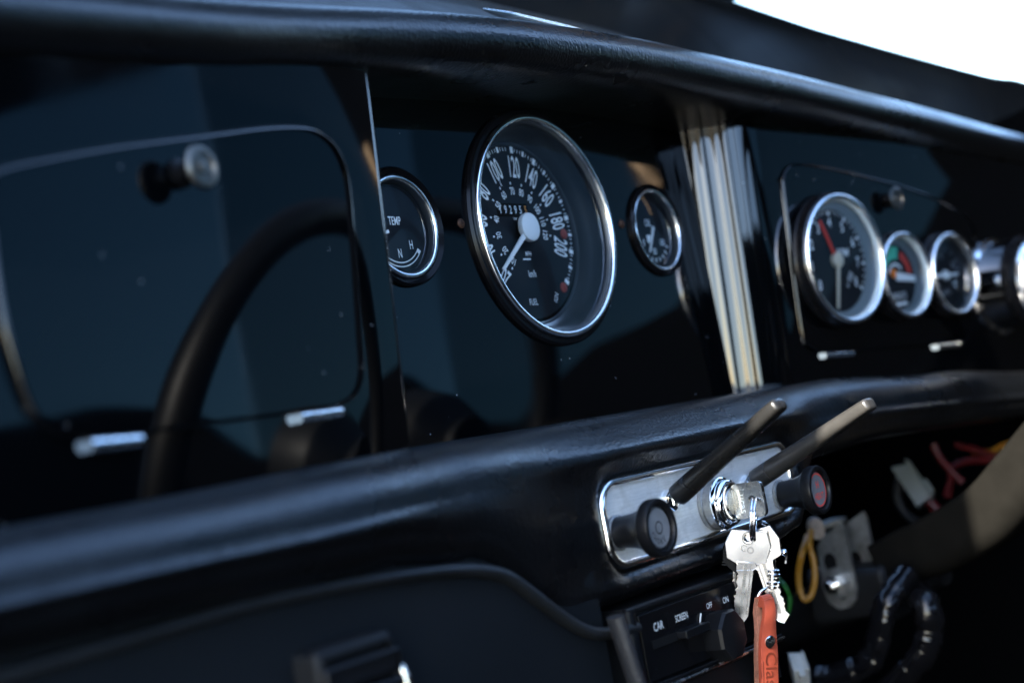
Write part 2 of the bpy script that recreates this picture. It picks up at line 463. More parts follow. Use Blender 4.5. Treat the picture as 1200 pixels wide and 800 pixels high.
lidd = lid(lidR, MR, dash, (75, 39.3), [(-26, -61.2, 6, -62.8), (108, -67.5, 138, -68.8)], 7.5)

# --- top padded roll and shelf behind it
def pad_center(x):
    pts = [(-560, -104, 22), (-460, -84, 40), (-363, -68, 50.5), (-272, -54, 61), (-215, -45, 69), (-160, -41, 76), (-90, -45, 80.5), (-30, -47, 82.5), (50, -48, 84), (126, -51, 81.5),
           (210, -56, 77.5), (300, -63, 71), (360, -69, 66.5), (430, -77, 59.5), (520, -88, 49.5), (600, -100, 41), (700, -114, 30)]
    return pts
stations = catmull(pad_center(0), 12)
def roll_profile():
    # (dy, dz) round the front of the roll, from underneath the back over the crest to the shelf
    return [(60, -15), (40, -15.6), (18, -16.2), (6, -16.4), (-3, -15.4), (-10, -12.4), (-14.5, -7), (-15.6, -.5), (-12.6, 5.6), (-8.5, 9.6), (-2, 12.2), (6, 13.2), (15, 13.4), (23, 13.0), (29, 11.4)]
RP = [(p.x, p.y) for p in catmull(roll_profile(), 4)]
b = MB()
b.rings([[(c.x, c.y + dy, c.z + dz) for dy, dz in RP] for c in stations], close=False)
b.build('top_pad', M['vinyl'], dash, angle=80)
# shelf between roll and windscreen
b = MB()
SHP = [(26, 9), (30, 12.0), (35, 15.0), (48, 25), (66, 38), (86, 52), (106, 66), (112, 71), (116, 78)]
b.rings([[(c.x, c.y + dy * (1 if c.x < 200 else max(.72, 1 - (c.x - 200) / 1400)), c.z + dz * (1 if c.x < 200 else max(.6, 1 - (c.x - 200) / 900))) for dy, dz in SHP] for c in stations], close=False)
b.build('top_shelf', M['vinyl_dull'], dash, angle=60)
b = MB(); b.tube(catmull([(8, 16, 129.6), (40, 18, 129.8), (80, 20, 130.0), (112, 21, 129.6), (150, 21, 129.2)], 8), lambda t: .6 + 3.2 * min(1, 5 * t) * min(1, 2.2 * (1 - t) + .2), 16, flat=.7)
b.build('shelf_glint_bead', M['chrome'], dash)  # chrome bead added to make the bright glint behind the roll

# --- lower padded roll with the bulge that frames the switch panel
PX0, PX1, PZ0, PZ1 = -97.0, 95.0, -179.5, -135.5
def low_station(x):
    def lerp(tab):
        for (a, va), (c, vc) in zip(tab, tab[1:]):
            if x <= c:
                t = max(0, (x - a) / (c - a)); t = t * t * (3 - 2 * t)
                return va + (vc - va) * t
        return tab[-1][1]
    zt = lerp([(-640, -116), (-380, -110), (-200, -107), (170, -107.5), (320, -116), (480, -128), (640, -140)])
    yf = lerp([(-640, -104), (-380, -96), (-270, -89), (-190, -82), (-112, -75.4), (108, -75.4), (170, -81), (320, -92), (480, -108), (640, -130)])
    zb = lerp([(-640, -142), (-380, -145), (-250, -149), (-196, -156), (-128, -193), (-90, -193), (60, -191.5), (92, -187), (128, -152), (200, -150), (480, -160), (640, -172)])
    return zt, yf, zb
xs = []
x = -620
while x < 640:
    xs.append(x)
    x += 1.6 if -205 < x < 135 else 8
def smooth(e0, e1, v):
    t = min(1, max(0, (v - e0) / (e1 - e0))); return t * t * (3 - 2 * t)
def sd_rrect(x, z):
    cx, cz = (PX0 + PX1) / 2, (PZ0 + PZ1) / 2; hw, hh, r = (PX1 - PX0) / 2, (PZ1 - PZ0) / 2, 14
    qx, qz = abs(x - cx) - hw + r, abs(z - cz) - hh + r
    return math.hypot(max(qx, 0), max(qz, 0)) + min(max(qx, qz), 0) - r
rs = []
for x in xs:
    zt, yf, zb = low_station(x)
    ring = []
    H = zt - zb; rt = min(22, H * .55); rb = min(12, H * .3)
    pts = [(12, zt + 1.5), (-20, zt + .6), (yf + rt + 14, zt)]
    for k in range(11):
        a = rad(90 * k / 10); pts.append((yf + rt - rt * sin(a), zt - rt * 1.0 + rt * 1.0 * cos(a)))
    nz = 26
    z0, z1 = zt - rt, zb + rb
    for k in range(1, nz):
        z = z0 + (z1 - z0) * k / nz; pts.append((yf - 1.5 * sin(pi * k / nz), z))
    for k in range(9):
        a = rad(90 * k / 8); pts.append((yf + rb - rb * cos(a), zb + rb - rb * sin(a)))
    pts += [(yf + rb + 10, zb - .3), (yf + rb + 22, zb + 2)]
    for (y, z) in pts:
        d = sd_rrect(x, z)
        if -150 < x < 150 and y < -55:
            lip = smooth(-160, -70, x) * (1 - smooth(74, 140, x))
            y -= lip * (6.5 * math.exp(-((z + 125.5) / 6.5) ** 2) + 3.5 * math.exp(-((z + 186) / 5.0) ** 2))
        if d < 26 and y < -40:
            q = smooth(1.2, 9, d) if d > 1.2 else 0
            flat_y = -71.0 - 4.2 * smooth(-.5, 1.6, d)
            y = max(y, flat_y + (y - flat_y) * (q ** .8))
        ring.append((x, y, z))
    rs.append(ring)
b = MB(); b.rings(rs, close=False)
b.build('lower_pad', M['vinyl'], dash, angle=80)

# --- lower board with its raised welt following the pad
b = MB()
b.prism([(-640, -420), (-112, -420), (-112, -150), (-640, -130)], -76, -70)
lb = b.build('lower_panel', M['board'], dash)
welt = [sight(px, py, 1, -77.5) for px, py in ((-120, 822), (0, 792), (150, 749), (300, 706), (420, 682), (500, 671), (555, 668), (592, 675), (620, 694), (650, 717), (680, 736), (705, 742), (745, 735))]
b = MB(); b.tube(catmull(welt, 10), 3.4, 16, flat=.8)
b.build('welt', M['vinyl_dull'], lb)

# ================================================================== GAUGES
def ring_arc(b, r0, r1, a0, a1, y, n=24):
    """flat arc band on a dial, angles in degrees clockwise from the top"""
    A = [rad(a0 + (a1 - a0) * k / n) for k in range(n + 1)]
    b.rings([[(r0 * sin(a), y, r0 * cos(a)) for a in A], [(r1 * sin(a), y, r1 * cos(a)) for a in A]], close=False)

def tick(b, a, r0, r1, w, y):
    a = rad(a); d = Vector((sin(a), 0, cos(a))); t = Vector((cos(a), 0, -sin(a)))
    q = [d * r0 - t * w / 2, d * r1 - t * w / 2, d * r1 + t * w / 2, d * r0 + t * w / 2]
    b.f([b.v((p.x, y, p.z)) for p in q])

def needle(b, a, r0, r1, w0, w1, y, th=.8):
    a = rad(a); d = Vector((sin(a), 0, cos(a))); t = Vector((cos(a), 0, -sin(a)))
    out = [d * r0 - t * w0 / 2, d * r1 - t * w1 / 2, d * r1 + t * w1 / 2, d * r0 + t * w0 / 2]
    b.prism([(p.x, p.z) for p in out], y, y + th)

def gauge(name, label, cat, loc, rot, R, h, gask, lip, dial_r, dial_y, wellmat, dome=1.2, group=None):
    g = thing(name, label, cat, loc, rot, group)
    b = MB(); b.lathe([(gask, .4), (gask, -1.8), (gask - 1.2, -3.2), (R + .6, -h * .55), (R - .4, -h * .72), (R - .6, .4)], 128)
    b.build('gasket', M['plastic_gloss'], g)
    prof = [(R - .8, -h * .45), (R - .1, -h * .55), (R, -h + 2.2)]
    for k in range(9):                                           # rounded chrome lip
        a = rad(180 * k / 8); prof.append((R - lip / 2 + lip / 2 * cos(a), -h + 1.6 - lip * .42 * sin(a)))
    prof += [(R - lip - .1, -h + 2.6)]
    b = MB(); b.lathe(prof, 128); b.build('bezel', M['chrome_satin'], g)
    ri = R - lip - .2
    b = MB(); b.lathe([(ri + .2, -h + 2.2), (ri - .5, -h + 3.0), (ri - .9, -h + 5.2), (ri - 1.2, -h + 6.5), (ri * .58 + dial_r * .42, (-h + 6.5) * .5 + dial_y * .5 - 1.0), (ri * .58 + dial_r * .42 - .6, (-h + 6.5) * .5 + dial_y * .5 - .4), (dial_r + 1.8, dial_y - 2.6), (dial_r + 1.5, dial_y - 1.2), (dial_r + .6, dial_y - 1.0), (dial_r, dial_y)], 128); b.build('dial_surround', wellmat, g)
    b = MB(); b.disc(dial_r + .2, dial_y, 128); d = b.build('dial', M['dial'], g)
    b = MB(); b.lathe([(ri - .2, -h + 4.6), (ri * .75, -h + 4.6 - dome * .45), (ri * .45, -h + 4.6 - dome * .8), (ri * .2, -h + 4.6 - dome * .96), (0, -h + 4.6 - dome)], 96)
    gl = b.build('glass', M['glass'], g, angle=80)
    return g, d

def sub_thing(parent, name, mat, fn, **k):
    b = MB(); fn(b); return b.build(name, mat, parent, **k)

# --- speedometer
sp, dial = gauge('speedometer', 'largest round gauge, a chrome rimmed speedometer with a fat white needle hub', 'speedometer',
                 (5.2, 0, .5), None, 62, 6, 66.0, 3.6, 50, 15, M['well'])
Y = 14.75
ANG = lambda kmh: 5 + (kmh - 120) * (25.3 if kmh >= 120 else 29.0) / 20
def marks(b):
    for v in range(20, 221, 20):
        a = ANG(v)
        tick(b, a, 43.6, 47.4, 2.6, Y)
        for k in range(1, 8):
            if v < 220: tick(b, a + 25.3 * k / 8, 44.6 if k != 4 else 44.0, 46.6 if k != 4 else 47.2, .45 if k != 4 else 1.7, Y)
        if v <= 200: b.text(str(v), 17.2, 35.0 * sin(rad(a)), 35.0 * cos(rad(a)), Y, .42, a)
    for i, v in enumerate(range(10, 121, 10)):
        a = ANG(v * 1.609)
        b.text(str(v), 6.0, 21.4 * sin(rad(a)), 21.6 * cos(rad(a)), Y, .66, a)
        tick(b, a, 25.6, 27.0, .9, Y)
    tick(b, ANG(66 * 1.609) - 9, 26.5, 31, .6, Y); 
    b.text('km/h', 5.6, 2.5, -25.2, Y, .62); b.text('MPH', 3.6, 2.2, -13.8, Y, .75); 
    tick(b, 180, 16.4, 17.2, 7, Y)
    b.text('FUEL', 5.0, -1, -41, Y, .7); b.text('IGN', 4.4, 21, -39, Y, .75, -62)
    b.text('TRIP', 2.1, -4, 5.8, Y, .8)
sub_thing(dial, 'markings', M['white'], marks)
def odo(b): b.prism(rrect(-5.0, 10.9, 28, 7.6, .8), Y + .05, Y + 2, 0)
od = sub_thing(dial, 'odometer', M['hole'], odo)
sub_thing(dial, 'digits', M['white'], lambda b: [b.text(c, 6.4, -16.1 + 4.5 * i, 10.8, Y - .25, .66) for i, c in enumerate('19295')])
sub_thing(dial, 'digits', M['amber'], lambda b: b.text('5', 6.4, 6.7, 10.9, Y - .25, .66), label='orange last digit of the odometer')
for (x, z) in ((39.4, -2.4), (29.5, -33.5)):
    sub_thing(dial, 'warning_lamp', M['redlamp'], lambda b: b.lathe([(3.0, Y + .1), (2.9, Y - .5), (1.8, Y - 1.0), (0, Y - 1.3)], 24, x, z))
sub_thing(sp, 'needle', M['white'], lambda b: (needle(b, -128, 4, 38, 3.2, 1.7, 9.0), b.lathe([(0, 6.6), (3, 6.7), (6.4, 7.2), (7.8, 8.0), (8.1, 9.2), (7.8, 11), (3, 11.4), (3, 15)], 48)))

for ch in sp.children:
    if ch.name.startswith(('dial', 'needle')) and 'surround' not in ch.name: ch.location.z = .0022
# --- temperature gauge
tg, d = gauge('temperature_gauge', 'small temperature gauge reading TEMP, left of the big speedometer, half hidden by the panel edge', 'gauge',
              (-112.3, 0, -.5), None, 25.6, 3.2, 29.6, 2.6, 20.8, 3.0, M['dial'], group='gauges on the centre panel')
def tm(b):
    b.text('TEMP', 6.0, 0, 3.6, 2.8, .62)
    for t, a in (('C', -128), ('N', 180), ('H', 128)):
        b.text(t, 6.4, 11.6 * sin(rad(a)) , 11.0 * cos(rad(a)) - 1.5, 2.8, .6)
    ring_arc(b, 16.6, 17.1, 128, 232, 2.8); ring_arc(b, 18.6, 19.1, 128, 232, 2.8)
    ring_arc(b, 16.6, 19.1, 126, 133, 2.8); ring_arc(b, 16.6, 19.1, 227, 234, 2.8)
sub_thing(d, 'markings', M['white'], tm)
sub_thing(tg, 'needle', M['white'], lambda b: needle(b, -104, 7, 16, 1.6, .5, 1.4))

# --- oil gauge
og, d = gauge('oil_gauge', 'small chrome rimmed gauge just right of the big speedometer, its pale markings blurred', 'gauge',
              (120.7, 0, -.5), None, 25.6, 3.2, 28.6, 2.2, 20.8, 3.4, M['dial'], group='gauges on the centre panel')
def om(b):
    b.text('OIL', 6.2, -2, 5.2, 3.2, .75)
    for t, a in (('0', -120), ('50', 180), ('100', 120)):
        b.text(t, 5.6, 12 * sin(rad(a)), 11 * cos(rad(a)) - 1.5, 3.2, .7)
    for k in range(9): tick(b, 122 + 116 * k / 8, 16.5, 19, 1.3, 3.2)
    b.box((-6, 3.15, -7), (-1, 3.25, -2.2))
sub_thing(d, 'markings', M['white'], om)
sub_thing(og, 'needle', M['white'], lambda b: needle(b, -150, -3, 15, 1.8, .7, 1.6))

# --- three gauges in the driver side lid
def on_lid(u, w): return OR + RR @ Vector((u, -3.2, w))
grp = 'gauges in the driver side lid'
ta, d = gauge('tachometer', 'biggest gauge on the right lid, with a red pointer and a cream pointer', 'gauge',
              on_lid(-1.6, 0), RR, 43.6, 11.5, 45.6, 3.8, 34.5, -.5, M['well_light'], group=grp)
def tam(b):
    for k in range(0, 9):
        a = -128 + 32 * k
        b.text(str(k), 9.5, 25.5 * sin(rad(a)), 25.5 * cos(rad(a)), -.7, .7)
        tick(b, a, 30.5, 33.5, 2.0, -.7)
        for j in (1, 2, 3):
            if k < 8: tick(b, a + 8 * j, 31.5, 33.5, .7, -.7)
    b.text('RPM', 8.0, 9.0, 4.5, -.7, .9, shear=.3); b.text('x 1000', 6.0, 13, -13.5, -.7, .7, -50)
sub_thing(d, 'markings', M['white'], tam)
sub_thing(ta, 'needle', M['red'], lambda b: needle(b, -25, 0, 30, 3.4, 2.2, -2.6), label='red pointer of the gauge')
sub_thing(ta, 'needle', M['cream'], lambda b: (needle(b, -166, 3, 33, 3.0, 2.4, -3.6), b.lathe([(0, -5.0), (4.2, -4.6), (5.2, -3.6), (5.2, -1)], 32)), label='cream pointer of the gauge')

vg, d = gauge('voltmeter', 'small gauge with a green and red arc and an orange lamp on the right lid', 'gauge',
              on_lid(67.2, -14.9), RR, 30.0, 11.5, 31.4, 3.0, 23.5, -.5, M['well_light'], group=grp)
sub_thing(d, 'colour_band', M['green'], lambda b: ring_arc(b, 12.5, 21.5, -58, 18, -.65))
sub_thing(d, 'colour_band', M['red'], lambda b: ring_arc(b, 14.5, 20.0, 28, 84, -.65))
sub_thing(d, 'lamp', M['orange'], lambda b: b.lathe([(3.4, -.5), (3.2, -1.5), (0, -2)], 24, -3, 2.5))
sub_thing(d, 'markings', M['white'], lambda b: (ring_arc(b, 8.0, 9.6, -70, 55, -.7), b.text('VOLTS', 6.4, 1, -13.5, -.7, .85), b.box((-6, -.72, -20), (9, -.68, -18))))
sub_thing(vg, 'needle', M['white'], lambda b: needle(b, 97, -2, 21, 6, 4.2, -2.2))

ag, d = gauge('ammeter', 'small dark gauge with a level pale needle, rightmost of the three on the right lid', 'gauge',
              on_lid(128.4, -17.4), RR, 30.0, 11.5, 31.4, 3.0, 23.5, -.5, M['well'], group=grp)
def agm(b):
    for k, t in enumerate(('30', '0', '30')):
        a = -60 + 60 * k; b.text(t, 6, 15 * sin(rad(a)), 14 * cos(rad(a)), -.7, .7)
    for k in range(9): tick(b, -80 + 20 * k, 19, 22, .9, -.7)
    b.text('AMPS', 5.6, 0, -12.5, -.7, .8)
sub_thing(d, 'markings', simple('grey_marking', (.22, .23, .24), .5), agm)
sub_thing(ag, 'needle', M['white'], lambda b: (needle(b, 90, -14, 17, 2.6, 1.6, -2.2), b.lathe([(0, -3.2), (3.4, -3), (3.8, -1)], 24)))

# --- eyeball air vent at the far end
vt = thing('air_vent', 'round chrome air vent at the far right end of the dashboard', 'vent', OR + RR @ Vector((203, 0, -30)), RR)
sub_thing(vt, 'barrel', M['chrome'], lambda b: b.lathe([(37, .5), (36.5, -3), (33.5, -5), (33, -22), (33.2, -24), (31, -25.5)], 96))
sub_thing(vt, 'collar', M['plastic_gloss'], lambda b: b.lathe([(33.0, -23), (35.5, -25), (36.2, -28), (35.4, -33), (33, -34.5), (31.2, -34.8), (30.5, -24)], 96))
sub_thing(vt, 'outlet', M['chrome'], lambda b: b.lathe([(31, -30), (31.2, -36.5), (29.5, -40), (26, -41), (25.4, -38), (25.2, -20), (0, -16)], 96))

# ================================================================== SWITCH PANEL
sw = thing('switch_panel', 'steel switch panel with two levers, two pull knobs and a key lock', 'switch panel', (0, -72, -157.5))
swm = Matrix.Translation((0, 72, 157.5))
cx, cz, W, H = -1, -157.4, 189, 42.2
sub_thing(sw, 'plate', M['plate'], lambda b: b.at(swm).prism(rrect(cx, cz, W - 7, H - 7, 10), -73.6, -70.5, .4))
b = MB().at(swm)                                                   # raised polished border
o0 = rrect(cx, cz, W, H, 14, 10)
rings_ = []
for k in range(9):
    a = rad(180 * k / 8); d_ = 2.2 - 2.2 * cos(a)
    rings_.append([(x, -73.2 - 2.3 * sin(a), z) for x, z in rrect(cx, cz, W - 2 * d_, H - 2 * d_, max(2, 14 - d_), 10)])
b.rings([[(x, -69.5, z) for x, z in o0]] + rings_)
b.build('border', M['polish'], sw)

def pull_knob(x, z, label, face_fn, discmat, fy=-98.5):
    m = swm @ Matrix.Translation((x, 0, z))
    b = MB().at(m); b.lathe([(8.2, -73.6), (8.2, -75), (7.6, -75.4)], 48)
    k = b.build('pull_knob', M['steel'], sw, label=label)
    b = MB().at(m)
    b.lathe([(7.2, -75), (7.4, -79), (8.0, -84), (9.4, -88.5), (11.8, -91.8), (12.9, -92.6), (13.2, -93.4), (13.2, fy + 1.2), (12.8, fy + .3), (12.0, fy),
             (10.8, fy + .2), (10.3, fy + 1.0), (10.2, fy + 2.6), (0, fy + 2.6)], 72)
    b.build('grip', M['plastic'], k)
    b = MB().at(m); b.lathe([(9.4, fy + 2.4), (9.3, fy + 2.0), (0, fy + 2.0)], 64); b.build('disc', discmat, k)
    face_fn(m, fy + 1.85, k)
    return k
def choke_face(m, y, k):
    b = MB().at(m); ring_arc(b, 8.8, 9.15, 0, 360, y, 64); ring_arc(b, 2.4, 3.0, 0, 360, y, 40)
    for i, c in enumerate('CHOKE'):
        a = 250 - 24 * i
        b.text(c, 3.6, 6.3 * sin(rad(a)), 6.3 * cos(rad(a)), y, .8, a + 180)
    b.build('lettering', M['hole'], k)
def heat_face(m, y, k):
    b = MB().at(m); ring_arc(b, 8.3, 9.0, 0, 360, y, 64)
    b.text('H', 5.6, 0, 2.6, y, .9); b.text('HEAT', 5.2, 0, -3.6, y, .8)
    b.build('lettering', M['red'], k)
pull_knob(-86 + 1, -161.3, 'black pull knob with a grey disc lettered in black', choke_face, M['disc'])
pull_knob(75.5, -166, 'black pull knob with a red ring and red letters', heat_face, M['disc'])

# toggle levers
def lever(base, tip, label, mt):
    b0, t0 = Vector(base), Vector(tip)
    ax = (t0 - b0).normalized(); L = (t0 - b0).length
    xx = Vector((1, 0, 0)); xx = (xx - ax * ax.x).normalized(); zz = ax.cross(xx)
    mat = Matrix((xx, ax, zz)).transposed().to_4x4(); mat.translation = b0
    b = MB().at(swm); b.lathe([(5.6, -73), (5.6, -75), (4.4, -77.6), (3.4, -78.8), (0, -79)], 6, base[0], base[2] - 2)
    k = b.build('toggle_lever', M['chrome'], sw, label=label)
    b = MB().at(swm @ mat)
    prof = [(0, 0, 5.2, 4.6), (0, .8, 6.0, 5.4), (0, 3, 6.2, 5.5), (0, 10.2, 6.1, 5.4), (0, 10.5, 5.6, 4.9), (0, 10.9, 5.6, 4.9), (0, 11.2, 6.1, 5.4)]
    rs = [[(w * cos(2 * pi * i / 32), y, h * sin(2 * pi * i / 32)) for i in range(32)] for _, y, w, h in prof]
    for k2 in range(1, 22):
        t = k2 / 21; y = 11.2 + (L - 13.5) * t
        w = 6.1 - .5 * t; h = 5.4 - 2.0 * t; e = 1 - .45 * smooth(.3, 1, t)
        rs.append([(w * math.copysign(abs(cos(q)) ** e, cos(q)), y, h * math.copysign(abs(sin(q)) ** e, sin(q))) for q in [2 * pi * i / 32 for i in range(32)]])
    for k2 in range(1, 6):
        a = rad(90 * k2 / 5); sc = max(.05, cos(a)) * .35 + .65 if k2 < 5 else .45
        rs.append([(p[0] * sc, L - 2.3 + 2.3 * sin(a), p[2] * sc) for p in rs[27]])
    b.rings(rs, cap0=True, cap1=True)
    b.build('grip', mt, k, angle=50)
lever((-37.3, -79, -151.6), (-37.3, -143.5, -116.2), 'left toggle lever with only its tip in the sun', M['lever'])
lever((41.5, -79, -154.2), (41.5, -151.5, -124.4), 'right toggle lever, greyer and with a longer sunlit end', M['lever_lit'])

# ignition lock
lk = MB().at(swm @ Matrix.Translation((2, 0, -160.8)))
lk.lathe([(13.0, -73.4), (13.0, -75.4), (12.6, -75.8), (12.2, -76), (12.2, -80), (12.6, -80.3)], 72)
ig = lk.build('ignition_lock', M['steel'], sw)
sub_thing(ig, 'ring', M['chrome'], lambda b: b.at(swm @ Matrix.Translation((2, 0, -160.8))).lathe([(12.4, -79.8), (13.2, -80.6), (13.2, -81.4), (12.2, -82.4), (11.4, -82.6), (11.2, -83.6), (11.8, -84.4), (11.4, -85.4), (9.6, -86.4), (8.2, -86.2), (7.6, -85), (7.4, -82.5)], 72))
sub_thing(ig, 'barrel', M['aged'], lambda b: b.at(swm @ Matrix.Translation((2, 0, -160.8))).lathe([(7.2, -80), (7.2, -85.6), (6.6, -86.6), (4.6, -86.9), (0, -86.9)], 48))

# ================================================================== KEYS
KX, KZ = 2.0, -161.0
ik = thing('ignition_key', 'flat nickel key with Lucas stamped on its head, standing in the ignition lock', 'key', (KX, -84.6, KZ))
# the head lies in the y-z plane; local x -> -y (outwards), local z up, facing -x
km = Matrix(((0, 1, 0), (-1, 0, 0), (0, 0, 1))).to_4x4()
def key_plate(b, out, th, hole, hr, nseg=28):
    """plate in local x-z, thickness along local y, with one round hole"""
    n = nseg
    hx, hz = hole
    ho = [(hx + hr * cos(2 * pi * i / n), hz + hr * sin(2 * pi * i / n)) for i in range(n)]
    # resample the outline by angle about the hole
    def hit(a):
        d = Vector((cos(a), sin(a))); best = None
        for i in range(len(out)):
            p, q = Vector(out[i - 1]) - Vector(hole), Vector(out[i]) - Vector(hole)
            e = q - p; den = d.x * (-e.y) + e.x * d.y
            if abs(den) < 1e-9: continue
            t = (p.x * (-e.y) + e.x * p.y) / den; u = (d.x * p.y - d.y * p.x) / den
            if t > 1e-6 and -1e-6 <= u <= 1 + 1e-6 and (best is None or t < best): best = t
        return Vector(hole) + d * (best or 1)
    angs = sorted(set([round((2 * pi * i / 96) % (2 * pi), 5) for i in range(96)] + [round(math.atan2(z - hz, x - hx) % (2 * pi), 5) for x, z in out]))
    O = [hit(a) for a in angs]; I = [Vector((hx + hr * cos(a), hz + hr * sin(a))) for a in angs]
    y0, y1 = -th / 2, th / 2
    e = .25
    rs = [[(p.x, y1, p.y) for p in I], [(p.x, y0, p.y) for p in I], [(p.x, y0, p.y) for p in [I[i].lerp(O[i], 1 - e / max(.5, (O[i] - I[i]).length)) for i in range(len(O))]],
          [(p.x, y0 + e, p.y) for p in O], [(p.x, y1 - e, p.y) for p in O], [(p.x, y1, p.y) for p in [I[i].lerp(O[i], 1 - e / max(.5, (O[i] - I[i]).length)) for i in range(len(O))]],
          [(p.x, y1, p.y) for p in I]]
    b.rings(rs)
HW, HH = 17.5, 17.6
b = MB().at(km)
head = [(x + 11, z) for x, z in rrect(0, 0, HW, HH, 2.6, 5)]
key_plate(b, head, 2.0, (13.4, -.2), 2.3)
for sgn in (-1, 1):                                             # raised border on both faces
    for ins, hw in ((.1, .8),):
        o1 = [(x + 11, z) for x, z in rrect(0, 0, HW - .2, HH - .2, 2.5, 5)]; o2 = [(x + 11, z) for x, z in rrect(0, 0, HW - 2.4, HH - 2.4, 1.6, 5)]
        b.rings([[(x, sgn * .95, z) for x, z in o1], [(x, sgn * 1.35, z) for x, z in o1], [(x, sgn * 1.35, z) for x, z in o2], [(x, sgn * .95, z) for x, z in o2]])
b.build('key_blank', M['aged'], ik)
b = MB().at(km); b.box((-3, -.9, -3.6), (3.2, .9, 3.6)); b.build('blade', chrome('old_brass', (.42, .33, .20), .3, .4), ik)
b = MB().at(km); b.text('Lucas', 5.6, 7.6, 0, -1.0, 1.0, 90, depth=.22); b.text('Lucas', 5.6, 11, 0, 1.05, 1.0, 90)
b.build('lettering', M['polish'], ik)
b = MB().at(km); b.box((-3, -1.05, -.5), (2.2, -.88, .3)); b.box((-3, -1.05, 1.6), (2.2, -.88, 2.4)); b.build('groove', M['bolt'], ik)

wv = R_.copy(); nv = -B_.copy()
def hang(loc, yaw=0, tilt=0):
    """frame of a flat thing hanging straight down: local x to the side, z up, facing the open door at -y"""
    x = Vector((.607, -.7743, -.1783)); z = UP.copy(); x = (x - z * x.dot(z)).normalized(); y = z.cross(x)
    m = Matrix((x, y, z)).transposed()
    return m @ Matrix.Rotation(rad(yaw), 3, 'Z') @ Matrix.Rotation(rad(tilt), 3, 'Y')

# ring through the key head
ring_top = Vector((KX, -84.6 - 13.4, KZ - .2))
RRAD = 10.5
rc = ring_top - UP * (RRAD - 1.2)
kr = thing('key_ring', 'steel split ring hanging through the ignition key, holding the other keys', 'key ring', rc, hang(rc, 78))
b = MB()
b.tube([(RRAD * cos(2 * pi * i / 64), .7, RRAD * sin(2 * pi * i / 64)) for i in range(64)], .78, 10, closed=True)
b.tube([(RRAD * cos(2 * pi * i / 64), -.85, RRAD * sin(2 * pi * i / 64)) for i in range(64)], .78, 10, closed=True)
b.build('ring', M['chrome'], kr)

def house_key(name, label, loc, yaw, tilt, headmat, head_shape, L, seedv, mirror=1):
    k = thing(name, label, 'key', loc, hang(loc, yaw, tilt), 'keys on the ring')
    random.seed(seedv)
    if head_shape == 'hex':
        out = [(-8.6, 2.2), (8.8, 2.8), (11.4, -4.5), (9.8, -12.8), (4.6, -14.4), (-4.6, -14.6), (-9.6, -12.2), (-11.2, -4.8)]
        hole = (0, -1.2)
    else:
        out = [(11 * cos(2 * pi * i / 36), -6 + 10.5 * sin(2 * pi * i / 36)) for i in range(36)]; hole = (0, .6)
    b = MB(); key_plate(b, out, 2.1 if head_shape == 'hex' else 3.4, hole, 2.5)
    b.build('head', headmat, k)
    # toothed blade
    z0 = -13.5; pts = []
    n = 10; edge = []
    for i in range(n):
        zz = z0 - 6 - (L - 7) * i / n
        edge.append((-mirror * (4.3 + random.uniform(-1.4, .1)), zz)); edge.append((-mirror * (4.3 + random.uniform(-1.4, .1)), zz - (L - 7) / n * .55))
    pts = [(-mirror * 4.4, z0), (-mirror * 4.4, z0 - 5)] + edge + [(-mirror * .4, z0 - L - 1.5), (mirror * 2.2, z0 - L), (mirror * 3.9, z0 - L + 3), (mirror * 4.2, z0)]
    b = MB(); b.prism(pts, -.9, .9, .2, 2)
    for (xx, w) in ((.2, 1.3), (2.6, .5)):
        pass
    bl = b.build('blade', M['nickel'], k)
    b = MB()
    for (xx, w) in ((.1, 1.5), (2.7, .6)):
        b.box((mirror * xx - w / 2, -1.02, z0 - L + 4), (mirror * xx + w / 2, -.85, z0 + 1))
    b.build('groove', M['aged'], bl)
    b = MB(); b.prism([(-mirror * 4.4, z0 - 4.8), (-mirror * 4.4, z0 + .4), (mirror * 4.8, z0 + .4), (mirror * 6.0, z0 - 2), (mirror * 4.2, z0 - 3.6)], -1.15, 1.0, .25, 2); b.build('shoulder', M['nickel'], k)
    return k
kp = ring_top - UP * (2 * RRAD - 3.4)
def off(r, d, u=0): return kp + wv * r + nv * d + UP * u        # d > 0 goes away from the camera
k1 = house_key('house_key', 'bright nickel house key with a six sided head, in front of the other keys', off(-2.6, -1.5), -5, 5, M['nickel'], 'hex', 30, 3)
b = MB(); b.text('CO', 4.6, 0, -7.0, -1.12, 1, 12); b.build('lettering', M['aged'], k1)
b = MB(); ring_arc(b, 2.7, 3.3, 0, 360, -1.12, 40); b.at(Matrix.Translation((0, 0, -1.2))); b.build('edge_line', M['aged'], k1).location.z = -.0012
k2 = house_key('house_key', 'nickel key hanging behind the six sided one, its blade leaning out to the right', off(1.2, 2.6, -.5), -16, -19, M['nickel'], 'hex', 31, 9, -1)
k3 = house_key('car_key', 'key with a black ribbed head almost hidden behind the nickel keys', off(-2.6, 5.6, -4), -5, 7, M['plastic'], 'round', 22, 5)
b = MB()
for i in range(9): b.box((-10.6, -2.3, -13.2 + i * 1.35), (-7.6, -1.6, -12.5 + i * 1.35))
b.box((2.5, -2.3, -12.5), (10, -1.65, -8)); b.build('ribs', M['plastic_matt'], k3)

